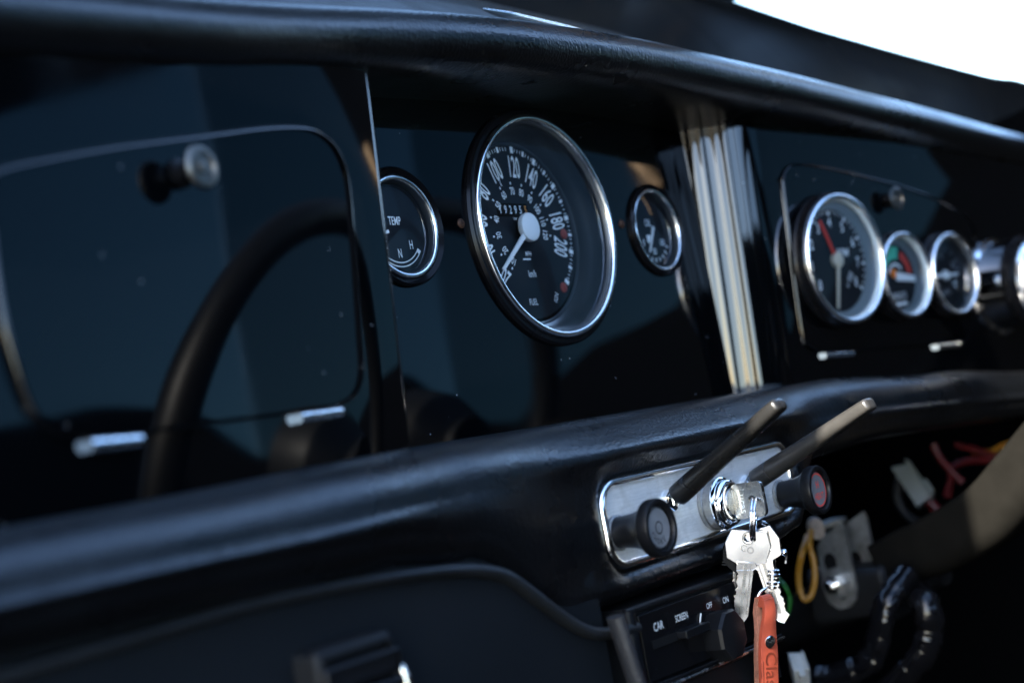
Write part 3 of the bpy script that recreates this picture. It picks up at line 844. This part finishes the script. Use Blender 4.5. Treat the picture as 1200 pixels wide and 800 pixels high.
# swivel clasp and leather fob
cl0 = off(8.8, 1.5, 2)
sc = thing('swivel_clasp', 'small chrome swivel clasp joining the key ring to the orange leather fob', 'clasp', cl0, hang(cl0, 20))
b = MB()
b.tube(catmull([(-5, 0, 4.5), (-2, 0, 3), (.2, 0, -1), (.6, 0, -6), (.8, 0, -10)], 8), 1.15, 10)
b.sphere((.2, 0, -9.5), 2.3, 10)
b.tube(catmull([(.5, 0, -9.5), (4, -.5, -11), (7, -.8, -11.5), (8.6, -.8, -13.2), (8.4, -.6, -17)], 6), .9, 8)
b.sphere((7.4, -.8, -11.4), 1.9, 10)
b.build('hook', M['chrome'], sc)
b = MB()
for (z, r) in ((-20.2, 3.5), (-22.2, 3.9), (-24.2, 3.4), (-26.2, 3.9), (-28.2, 3.6)):
    b.at(Matrix.Translation((1.6, 0, z)) @ Matrix.Rotation(rad(90), 4, 'X')).lathe([(0, -1), (r - .8, -1), (r, -.5), (r, .5), (r - .8, 1), (0, 1)], 20)
b.at(Matrix.Identity(4))
b.tube([(1.2, 0, -10), (1.6, 0, -20)], 1.7, 12)
b.build('swivel', M['chrome'], sc)
sub_thing(sc, 'loop', M['chrome'], lambda b: b.tube(catmull([(-.2, 0, -28), (-5.6, 0, -31), (-7.2, 0, -37), (-4.2, 0, -41), (.6, 0, -41), (4.2, 0, -36), (3, 0, -29)], 8), .95, 10))

fl = cl0 - UP * 37.5 - wv * 3.2
fl = fl - nv * 6
fob = thing('leather_fob', 'orange leather key fob strap with dark embossed lettering, hanging below the keys', 'key fob', fl, hang(fl, 34, -3))
# folded strap: side outline in local y-z, extruded along local x (width)
side = [(-1.2, -4), (-1.6, -10), (-2.1, -17), (-2.6, -30), (-2.8, -60), (-2.8, -96), (2.6, -96), (2.6, -60), (2.6, -30), (2.2, -17), (3.2, -8), (3.6, -2), (2.6, 2.4), (.4, 4.2), (-1.6, 3.2), (-2.2, 0)]
def strap(b, y_lo, y_hi, taper=True):
    pass
b = MB()
def width(z): return 4.2 + 2.9 * smooth(4, -24, z) if z > -24 else 7.1
# front layer
Zs = [4.6, 3.4, 1, -3, -8, -13, -18, -24, -32, -45, -60, -80, -100]
def layer(yf, th, zs, bulge):
    rs = []
    for z in zs:
        w = 3.4 + 2.4 * smooth(5, -26, z); y = yf + bulge * math.exp(-((z + 2) / 6.0) ** 2)
        rs.append([(-w, y + .3, z), (-w + .5, y, z), (w - .5, y, z), (w, y + .3, z), (w, y + th - .3, z), (w - .4, y + th, z), (-w + .4, y + th, z), (-w, y + th - .3, z)])
    b.rings(rs, cap0=True, cap1=True)
layer(-2.6, 2.5, Zs, -1.6)
b.tube([(-3.1 + 6.2 * i / 8, .3, 3.2) for i in range(9)], 2.9, 24)
fb = b.build('front_layer', M['leather'], fob)
b = MB(); layer(.25, 3.0, Zs, 2.0); b.build('back_layer', M['leather_edge'], fob)
b = MB().at(Matrix.Translation((0, -2.6, -17)))
b.lathe([(3.3, .2), (3.2, -.5), (2.2, -1.1), (0, -1.3)], 32); b.build('rivet', M['chrome_dull'], fob)
b = MB()
b.text('Classic', 10.5, 0, -36, -2.85, 1.0, 90, shear=.15); b.build('lettering', M['emboss'], fob)
b = MB()
for sx in (-1, 1): b.box((sx * 4.7 - .18, -2.75, -98), (sx * 4.7 + .18, -2.5, -26))
b.build('edge_line', M['emboss'], fob)

# ================================================================== HEATER CONTROL, TRIM, ASHTRAY
hp = thing('heater_control', 'black heater control unit lettered CAR and SCREEN under the switch panel', 'heater control', (-17.5, -76, -215.8))
hm = Matrix.Translation((40, 90, 212))
def skewbox(b, x0, x1, zl, zr, h, y0, y1, bev):
    """front that rises from left to right a little, zl / zr top heights"""
    b.prism([(x0, zl - h), (x1, zr - h), (x1, zr), (x0, zl)], y0, y1, bev)
b = MB().at(hm)
outer = [(-119, -252), (12, -252), (12, -192.5), (-119, -191)]
b.prism([(p.x, p.y) for p in [Vector(q) for q in outer]], -90.5, -50, 0)
b.build('housing', M['plastic_matt'], hp)
b = MB().at(hm)
b.tube([(-116.2, -91, -192), (-116.2, -91, -250)], 3.6, 16); b.tube([(-118, -90.5, -192.6), (12, -90.5, -194)], 2.0, 12)
b.build('surround', M['plastic'], hp)
b = MB().at(hm); b.prism([(-111, -226), (12, -229), (12, -196.5), (-111, -195.5)], -93, -90, .5); b.build('face', M['plastic_gloss'], hp)
b = MB().at(hm); b.prism([(-104, -212.3), (-52, -213), (-52, -209.3), (-104, -208.3)], -93.4, -92.8); b.build('slot', M['hole'], hp)
b = MB().at(hm); b.prism(rrect(-72, -210.5, 22, 4.2, 1), -99, -92.5, .6); b.build('slider', M['plastic'], hp)
b = MB().at(hm)
b.text('CAR', 5.4, -96.5, -203.2, -93.3, .78); b.text('SCREEN', 4.6, -75.8, -203.2, -93.3, .70); b.text('OFF', 4.0, -49.5, -203.0, -93.3, .8); b.text('ON', 4.3, -33.5, -203.4, -93.3, .85)
tick_v = [(-60.5, -209), (-57.8, -203.8)]
b.tube([(-60.8, -93.2, -210.5), (-60.2, -93.2, -208), (-58.2, -93.2, -205)], .35, 6)
b.build('lettering', simple('grey_white_letters', (.5, .5, .47), .5), hp)
b = MB().at(hm); b.prism([(-111, -231.4), (12, -233.6), (12, -229.8), (-111, -226.6)], -95.5, -90, .8); b.build('ledge', M['plastic'], hp)
b = MB().at(hm @ Matrix.Translation((-48, 0, -218)))
nk = 8
def octo(r, y): return [(r * cos(2 * pi * (i + .5) / nk), y, r * sin(2 * pi * (i + .5) / nk)) for i in range(nk)]
b.rings([octo(12, -92), octo(12.6, -94), octo(12.6, -101.6), octo(11.8, -103.2), octo(10.5, -103.6)], cap1=True)
b.build('turn_knob', M['plastic'], hp, angle=20)
b = MB().at(hm); b.tube([(-111, -96, -229.5), (12, -96, -231.6)], .8, 8); b.build('bright_line', M['chrome_dull'], hp)

st = [sight(px, py, 1, -86) for px, py in ((721, 722), (726, 738), (733, 760), (741, 784), (749, 808), (758, 836))]
ts = MB(); ts.tube(catmull(st, 12), 4.4, 14, flat=.7)
single(ts.build('trim_strip', M['grain']), 'coarse grained black vinyl trim strip running down beside the heater control', 'trim strip')

ash = thing('ashtray', 'small black ashtray with bright ends on the lower dashboard panel', 'ashtray', (-275, -76, -178.5))
am = Matrix.Translation((277, 76, 178)) @ Matrix.Translation((-277, -76, -178)) @ Matrix.Rotation(rad(-2), 4, 'Y')
def ashm(b): return b.at(Matrix.Translation((277, 76, 178)))
am0 = Matrix.Translation((0, 0, 0))
b = MB(); b.prism(rrect(0, -8, 40, 34, 4), -12, 0, 4); b.build('body', M['plastic_matt'], ash)
b = MB(); b.prism(rrect(0, -2.2, 38, 9, 2), -14.5, -11, 1.6); b.prism(rrect(0, -12.4, 38, 9, 2), -14.5, -11, 1.6); b.build('lid', M['plastic'], ash)
for s_ in (-1, 1):
    b = MB(); b.tube(catmull([(s_ * 20.4, -11.5, -5), (s_ * 21.0, -12.5, -12), (s_ * 20.4, -11.5, -26)], 6), 1.7, 10); b.build('bright_end', M['chrome_dull'], ash)

# ================================================================== STEERING COLUMN, WIRES, HOSES
sc2 = thing('steering_column', 'steering column with a dusty black cowl, its upper end in the sun, and a steel bracket', 'steering column', (300, -20, -245))
cm = Matrix.Translation((-300, 20, 245))
b = MB().at(cm)
stn = [(-26, -222, 34, 24), (-48, -213.5, 38, 30), (-62, -209.5, 39, 32), (-98, -194.5, 40, 33), (-122, -176, 41, 34), (-145, -156.5, 42, 35), (-175, -131, 42, 36), (-215, -100, 42, 37)]
rs = []
for p in catmull([Vector((a, z, h)) for a, z, h, w in stn], 5):
    y, zt, h = p; w = 32
    ring = []
    # boxy section with a crisp upper edge and a rounded underside
    for (x, z) in [(-w + 3, 0), (-w + 1, -.8), (-w, -3)] + [(-w, -3 - (h - 22) * k / 6) for k in range(1, 7)] + \
                  [(-w + 16 - 16 * cos(rad(90 * k / 6)), -(h - 19) - 16 * sin(rad(90 * k / 6))) for k in range(1, 7)] + \
                  [(w - 16 + 16 * sin(rad(90 * k / 6)), -(h - 19) - 16 * cos(rad(90 * k / 6))) for k in range(0, 7)] + [(w, -3), (w - 1, -.8), (w - 3, 0)]:
        ring.append((300 + x, y + (z * .35), zt + z))
    rs.append(ring)
b.rings(rs, cap0=True, cap1=True)
b.build('cowl', M['cowl'], sc2, angle=45)
b = MB().at(cm); b.tube([(300, -60, -240), (300, 40, -268), (300, 160, -300)], 17, 24); b.build('tube', M['plastic'], sc2)
def yz_plate(b, pts, x0, x1):
    """plate in the y-z plane between x0 and x1"""
    b.rings([[(x0, p[1], p[2]) for p in pts], [(x1, p[1], p[2]) for p in pts]], cap0=True, cap1=True)
XL = 262
plate_px = [(957, 640), (966, 626), (986, 612), (990, 620), (1004, 688), (1003, 702), (996, 711), (984, 714), (972, 706), (966, 694)]
pl = [sight(px, py, 0, XL) for px, py in plate_px]
b = MB().at(cm); yz_plate(b, pl, XL, XL + 2.6)
pl2 = [Vector((p.x, p.y, p.z + 2)) for p in pl]
yz_plate(b, pl2, XL + 36, XL + 38.6)
e0, e1 = pl[2], pl[0]
b.box((XL, min(pl[0].y, pl[2].y) + 14, pl[2].z - 3), (XL + 38, pl[0].y + 4, pl[2].z))
br = b.build('bracket', M['steel'], sc2)
def hexbolt(b, c, r, L):
    rs = [[(c[0] - x, c[1] + r * cos(2 * pi * i / 6), c[2] + r * sin(2 * pi * i / 6)) for i in range(6)] for x in (0, L)]
    b.rings(rs, cap1=True)
nb = sight(981, 683, 0, XL)
b = MB().at(cm)
rs = [[(XL - x, nb.y + r * cos(2 * pi * i / 32), nb.z + r * sin(2 * pi * i / 32)) for i in range(32)] for x, r in ((0, 10.5), (1.8, 10.5), (1.9, 8.5), (2.6, 8.2))]
b.rings(rs, cap1=True); b.build('washer', M['steel'], br)
b = MB().at(cm); hexbolt(b, (XL - 2.4, nb.y, nb.z), 6.2, 6)
rs = [[(XL - x, nb.y + r * cos(2 * pi * i / 20), nb.z + r * sin(2 * pi * i / 20)) for i in range(20)] for x, r in ((8, 3.4), (13, 3.4), (13.6, 2.6))]
b.rings(rs, cap1=True); b.build('nut', M['chrome_dull'], br)
for (px, py, ry, rz) in ((973, 658, 4.6, 6.0), (987, 697, 3.2, 3.0)):
    c = sight(px, py, 0, XL); b = MB().at(cm)
    b.rings([[(XL - .35, c.y + ry * cos(2 * pi * i / 24), c.z + rz * sin(2 * pi * i / 24)) for i in range(24)], [(XL + .5, c.y + ry * cos(2 * pi * i / 24), c.z + rz * sin(2 * pi * i / 24)) for i in range(24)]], cap0=True)
    b.build('slot', M['hole'], br)
c = sight(1003, 655, 0, XL + 36); b = MB().at(cm)
b.rings([[(XL + 35.6, c.y + 4.4 * cos(2 * pi * i / 24), c.z + 5.6 * sin(2 * pi * i / 24)) for i in range(24)], [(XL + 36.5, c.y + 4.4 * cos(2 * pi * i / 24), c.z + 5.6 * sin(2 * pi * i / 24)) for i in range(24)]], cap0=True)
b.build('slot', M['hole'], br)
# clamp block under the bracket
ck = sight(1030, 690, 0, 285)
b = MB().at(cm); b.prism(rrect(ck.x, ck.z, 44, 40, 8), ck.y - 16, ck.y + 40, 5); b.build('clamp', M['plastic_matt'], sc2)

c = sight(957, 619, 0, 236)
b = MB(); rs = [[(c.x - x * .79, c.y - x * .6 + r * .8 * cos(2 * pi * i / 32), c.z + r * sin(2 * pi * i / 32)) for i in range(32)] for x, r in ((-6, 7.5), (0, 7.5), (1.2, 6.8), (1.3, 3.5), (2.4, 3.2))]
b.rings(rs, cap0=True, cap1=True)
single(b.build('round_bolt', M['bolt']), 'round pale bolt head with a rusty middle, under the red lettered knob', 'bolt')

def wire(name, px_pts, x, r, mat, label, cat='wire', n=10, group=None):
    pts = [sight(px, py, 0, x + (dx[0] if dx else 0)) for px, py, *dx in px_pts]
    b = MB(); b.tube(catmull(pts, n), r, 12)
    return single(b.build(name, mat), label, cat, group)
wire('yellow_wire', [(946, 628, 20), (940, 648), (936, 668), (937, 690), (943, 702), (951, 696, 4), (955, 676, 6), (953, 656, 8), (949, 640, 10), (950, 622, 22)], 205, 2.1, M['wire_yellow'], 'loop of yellow brown wire hanging behind the keys')
wire('green_wire', [(906, 672, 30), (918, 684), (925, 698), (924, 716), (915, 728)], 190, 1.5, M['wire_green'], 'thin green wire curving down beside the leather fob')
wire('red_wire', [(1094, 520), (1100, 534), (1111, 547), (1128, 565)], 420, 2.9, M['wire_red'], 'red wire running straight down behind the steering column cowl')
wire('red_wire', [(1110, 582), (1114, 562), (1118, 548), (1130, 541), (1150, 539), (1180, 541)], 440, 2.9, M['wire_red'], 'red wire bent in a hook behind the steering column cowl')
wire('red_wire', [(1083, 578), (1090, 588), (1098, 598), (1104, 612)], 400, 4.0, M['wire_red'], 'thick red wire leaving the milky connector')
wire('red_wire', [(1120, 521), (1135, 524), (1160, 533), (1190, 538)], 440, 2.7, M['wire_red'], 'dim red wire lying highest under the dashboard pad')
wire('yellow_wire', [(1140, 528), (1160, 529), (1175, 522), (1195, 516)], 450, 2.1, M['wire_yellow'], 'thin yellow wire under the pad beside the red ones')
wire('black_cable', [(1055, 560), (1052, 580), (1060, 600), (1075, 612)], 395, 3.4, M['wire_black'], 'black cable hanging left of the milky connector')
cc = sight(1072, 568, 0, 392)
b = MB().at(Matrix.Translation(cc) @ Matrix.Rotation(rad(-25), 4, 'X') @ Matrix.Rotation(rad(20), 4, 'Z'))
b.prism([(-6.5, -15), (7, -16), (8, 2), (3, 14), (-1, 20), (-4, 14), (-6, 2)], -7, 7, 2.5)
b.box((-4, -9.5, -12), (5, -6, 0), .8)
single(b.build('connector', M['connector']), 'milky plastic connector in front of the red wires', 'connector')
cc = sight(937, 784, 0, 190)
b = MB().at(Matrix.Translation(cc) @ Matrix.Rotation(rad(35), 4, 'Z') @ Matrix.Rotation(rad(-35), 4, 'Y'))
b.box((-8, -5, -9), (9, 5, 8), 1.5); b.box((-13, -2, 3), (-6, 2, 8), .8); b.box((-4, -5.6, -5), (1, -4.8, 4))
single(b.build('connector', simple('white_connector', (.34, .33, .30), .45, vary=(80, .7, 1.1))), 'white plastic connector at the bottom beside the leather fob', 'connector')
def hose(name, px_pts, x, r, label):
    pts = catmull([sight(px, py, 0, x + (dx[0] if dx else 0)) for px, py, *dx in px_pts], 12)
    rnd = random.Random(hash(len(px_pts)) % 50)
    jit = [1 + .06 * sin(i * .7 + rnd.uniform(-.8, .8)) + rnd.uniform(-.06, .06) for i in range(len(pts) + 1)]
    b = MB(); b.tube(pts, lambda t: r * jit[int(t * (len(pts) - 1))], 20, flat=.8)
    return single(b.build(name, M['hose'], angle=70), label, 'hose', 'wrapped hoses under the steering column')
hose('wrapped_hose', [(1062, 672, 30), (1048, 690, 10), (1036, 712), (1030, 745), (1018, 775), (985, 790), (945, 797)], 215, 8.5, 'crinkled shiny black hose curving down below the steel bracket')
hose('wrapped_hose', [(1070, 690, 30), (1084, 706), (1090, 735), (1082, 765), (1062, 788), (1040, 812)], 235, 9.0, 'second crinkled black hose, bowed outwards to the right of the first')

# steering wheel: beyond the frame, seen mirrored in the glovebox lid
wc = Vector((256, -345, -92)); aw = Vector((0, -.93, .36)).normalized()
zz = Vector((1, 0, 0)); yy = aw.cross(zz)
wm = Matrix((zz, aw, yy)).transposed()
swh = thing('steering_wheel', 'black leather rimmed steering wheel, mirrored in the glossy glovebox lid', 'steering wheel', wc, wm)
sub_thing(swh, 'rim', M['rim'], lambda b: b.tube([(185 * cos(2 * pi * i / 96), 0, 185 * sin(2 * pi * i / 96)) for i in range(96)], 13.5, 20, closed=True))
for a in (198, 270, 342):
    sub_thing(swh, 'spoke', M['trim'], lambda b: b.tube([(30 * cos(rad(a)), -18, 30 * sin(rad(a))), (100 * cos(rad(a)), -14, 100 * sin(rad(a))), (172 * cos(rad(a)), 0, 172 * sin(rad(a)))], 9, 12, flat=.4))
sub_thing(swh, 'hub', M['plastic_matt'], lambda b: b.lathe([(0, 8), (38, 6), (40, -6), (42, -30), (30, -60)], 48))

# ================================================================== CAR BODY round the dashboard
car = thing('car_shell', 'dark car shell whose windscreen frame shows bright above the dashboard', 'car body', (0, 0, -600))
km2 = Matrix.Translation((0, 0, 600))
def cbox(name, lo, hi, mat='trim'):
    b = MB().at(km2); b.box(lo, hi); return b.build(name, M[mat], car)
# windscreen surround: wall from the shelf up to the glass, curving back towards the door
sill_px = [(842, -3, 94), (900, 16, 76), (950, 32.5, 56), (1000, 47, 34), (1060, 64, 8), (1120, 80, -18), (1160, 90, -40), (1200, 97, -62)]
sill = [sight(px, py, 1, y) for px, py, y in sill_px]
left_ext = [Vector((-560, 40, 205)), Vector((-300, 105, 240)), Vector((0, 128, 262)), sight(700, -46, 1, 118), sight(780, -22, 1, 106)]
sill = left_ext + [p for p in sill]
sill.append(Vector((sill[-1].x + 40, -95, 90)))
SL = catmull(sill, 10)
b = MB().at(km2)
def low_of(p):
    # foot of the surround, on the shelf line below
    i = min(range(len(stations)), key=lambda k: abs(stations[k].x - p.x)); c = stations[i]
    f = 1 if c.x < 200 else max(.72, 1 - (c.x - 200) / 1400); g = 1 if c.x < 200 else max(.6, 1 - (c.x - 200) / 900)
    return Vector((p.x, min(c.y + 104 * f, p.y + 6), c.z + 50 * g))
rs = []
for p in SL:
    q = low_of(p)
    ring = [q + Vector((0, 0, -14)), q.lerp(p, .25) + Vector((0, 3, 0)), q.lerp(p, .6) + Vector((0, 2, 0)), p + Vector((0, -1.5, -9)), p + Vector((0, -3.5, -6)), p + Vector((0, -4.2, -3)), p + Vector((0, -3, -.6)), p, p + Vector((0, 6, .6)), p + Vector((0, 14, -2)), p + Vector((0, 30, -30))]
    rs.append(ring)
b.rings(rs, close=False); b.build('windscreen_surround', M['seal'], car, angle=60)
# windscreen glass
top = [Vector((p.x * .86, -175 + (p.y - 128) * .45, 440)) for p in SL]
b = MB().at(km2); b.rings([[p + Vector((0, 9, -2)) for p in SL], [p.lerp(q, .5) + Vector((0, 14, 0)) for p, q in zip(SL, top)], top], close=False)
b.build('windscreen', M['car_glass'], car, angle=80)
XD = 660
def side_plate(name, x0, x1, out, holes, mat='trim'):
    b = MB().at(km2); b.sheet(out, holes, lambda u, w, d: (x0 + d, u, w), x1 - x0); return b.build(name, M[mat], car)
cbox('roof', (-640, -1750, 436), (XD, -800, 452))
# driver side: door and rear quarter with their window openings
front_win = [(-616, 380), (-500, 380), (-440, 335), (-395, 270), (-345, 185), (-308, 110), (-262, 40), (-300, -5), (-415, -28), (-534, -92), (-616, -82)]
rear_win = [(-1290, 30), (-1260, 380), (-618, 380), (-618, -80), (-698, -10), (-820, 10)]
opening = [(-1290, 30), (-1260, 380)] + front_win[1:-1] + [(-612, -80), (-622, -78), (-698, -10), (-820, 10)]
side_plate('door', XD - 24, XD, [(-1750, -520), (180, -520), (180, 60), (-60, 90), (-180, 112), (-255, 170), (-330, 300), (-430, 436), (-1750, 436)], [opening])
side_plate('side_window', XD - 14, XD - 11, front_win, [], 'dim_front')
side_plate('quarter_window', XD - 14, XD - 11, rear_win, [], 'dim_rear')
b = MB().at(km2); b.tube(catmull([(XD - 26, -350, 210), (XD - 27, -334, 182), (XD - 27, -314, 150), (XD - 26, -296, 118)], 6), 9, 12, flat=.5); b.build('reflection_strip', M['brown'], car)  # unseen tan strip added so the panels mirror a brown streak
cbox('floor', (-640, -1750, -560), (XD, 320, -520))
cbox('bulkhead', (-640, 150, -520), (XD, 165, 30))
cbox('rear_panel', (-640, -1790, -520), (XD, -1750, 60))
# passenger side: door stands open, unseen front pillar widened, its edge shaped to block the sun
side_plate('pillar', -660, -630, [(-150, -520), (330, -520), (330, 452), (-196, 452), (-189, 225), (-164, 168), (-150, 120)], [])
cbox('pillar', (-680, -900, -520), (-640, -820, 452))
cbox('quarter_panel', (-680, -1750, -520), (-640, -900, 40))

# ================================================================== GROUND
b = MB(); g = b
T = Matrix.Rotation(rad(-LEAN), 4, 'X')
Ti = T.inverted()
zg = -1000
b.f([b.v(Ti @ Vector((x, y, zg))) for x, y in ((-6e4, -6e4), (6e4, -6e4), (6e4, 6e4), (-6e4, 6e4))])
gr = b.build('ground', M['ground']); gr['kind'] = 'structure'; gr['label'] = 'dark asphalt ground outside the car'; gr['category'] = 'ground'

# lean everything back to true vertical
bpy.context.view_layer.update()
for o in list(S.objects):
    if o.parent is None: o.matrix_world = T @ o.matrix_world

# ================================================================== CAMERA
cd = bpy.data.cameras.new('camera'); co = bpy.data.objects.new('camera', cd); C.objects.link(co)
m = Matrix((R_, U_, B_)).transposed().to_4x4(); m.translation = CAM * MM
co.matrix_world = T @ m
cd.sensor_width = 36; cd.lens = 36 * F_PX / 1200; cd.clip_start = .02; cd.clip_end = 500
cd.dof.use_dof = True; cd.dof.focus_distance = .735; cd.dof.aperture_fstop = 4.8; cd.dof.aperture_blades = 8
S.camera = co

# ================================================================== LIGHT
sd = T.to_3x3() @ Vector((-.86, -.086, .50)); sd.normalize()
elev = math.asin(sd.z); az = math.atan2(sd.x, sd.y)
w = bpy.data.worlds.new('World'); S.world = w; w.use_nodes = True
nt = w.node_tree; bg = nt.nodes['Background']
sky = N(nt, 'ShaderNodeTexSky'); sky.sky_type = 'NISHITA'; sky.sun_disc = False
sky.sun_elevation = elev; sky.sun_rotation = az; sky.air_density = 1.0; sky.dust_density = 0.8; sky.ozone_density = 3.0
nt.links.new(sky.outputs[0], bg.inputs['Color']); bg.inputs['Strength'].default_value = .14
ld = bpy.data.lights.new('sun', 'SUN'); lo = bpy.data.objects.new('sun', ld); C.objects.link(lo)
ld.energy = 5.0; ld.angle = rad(.5); ld.color = (1, .94, .84)
lo.rotation_euler = sd.to_track_quat('Z', 'Y').to_euler()
S.view_settings.view_transform = 'Standard'; S.view_settings.look = 'None'; S.view_settings.exposure = 3.4; S.view_settings.gamma = 1
S.cycles.use_denoising = True
S.cycles.max_bounces = 10; S.cycles.transparent_max_bounces = 16
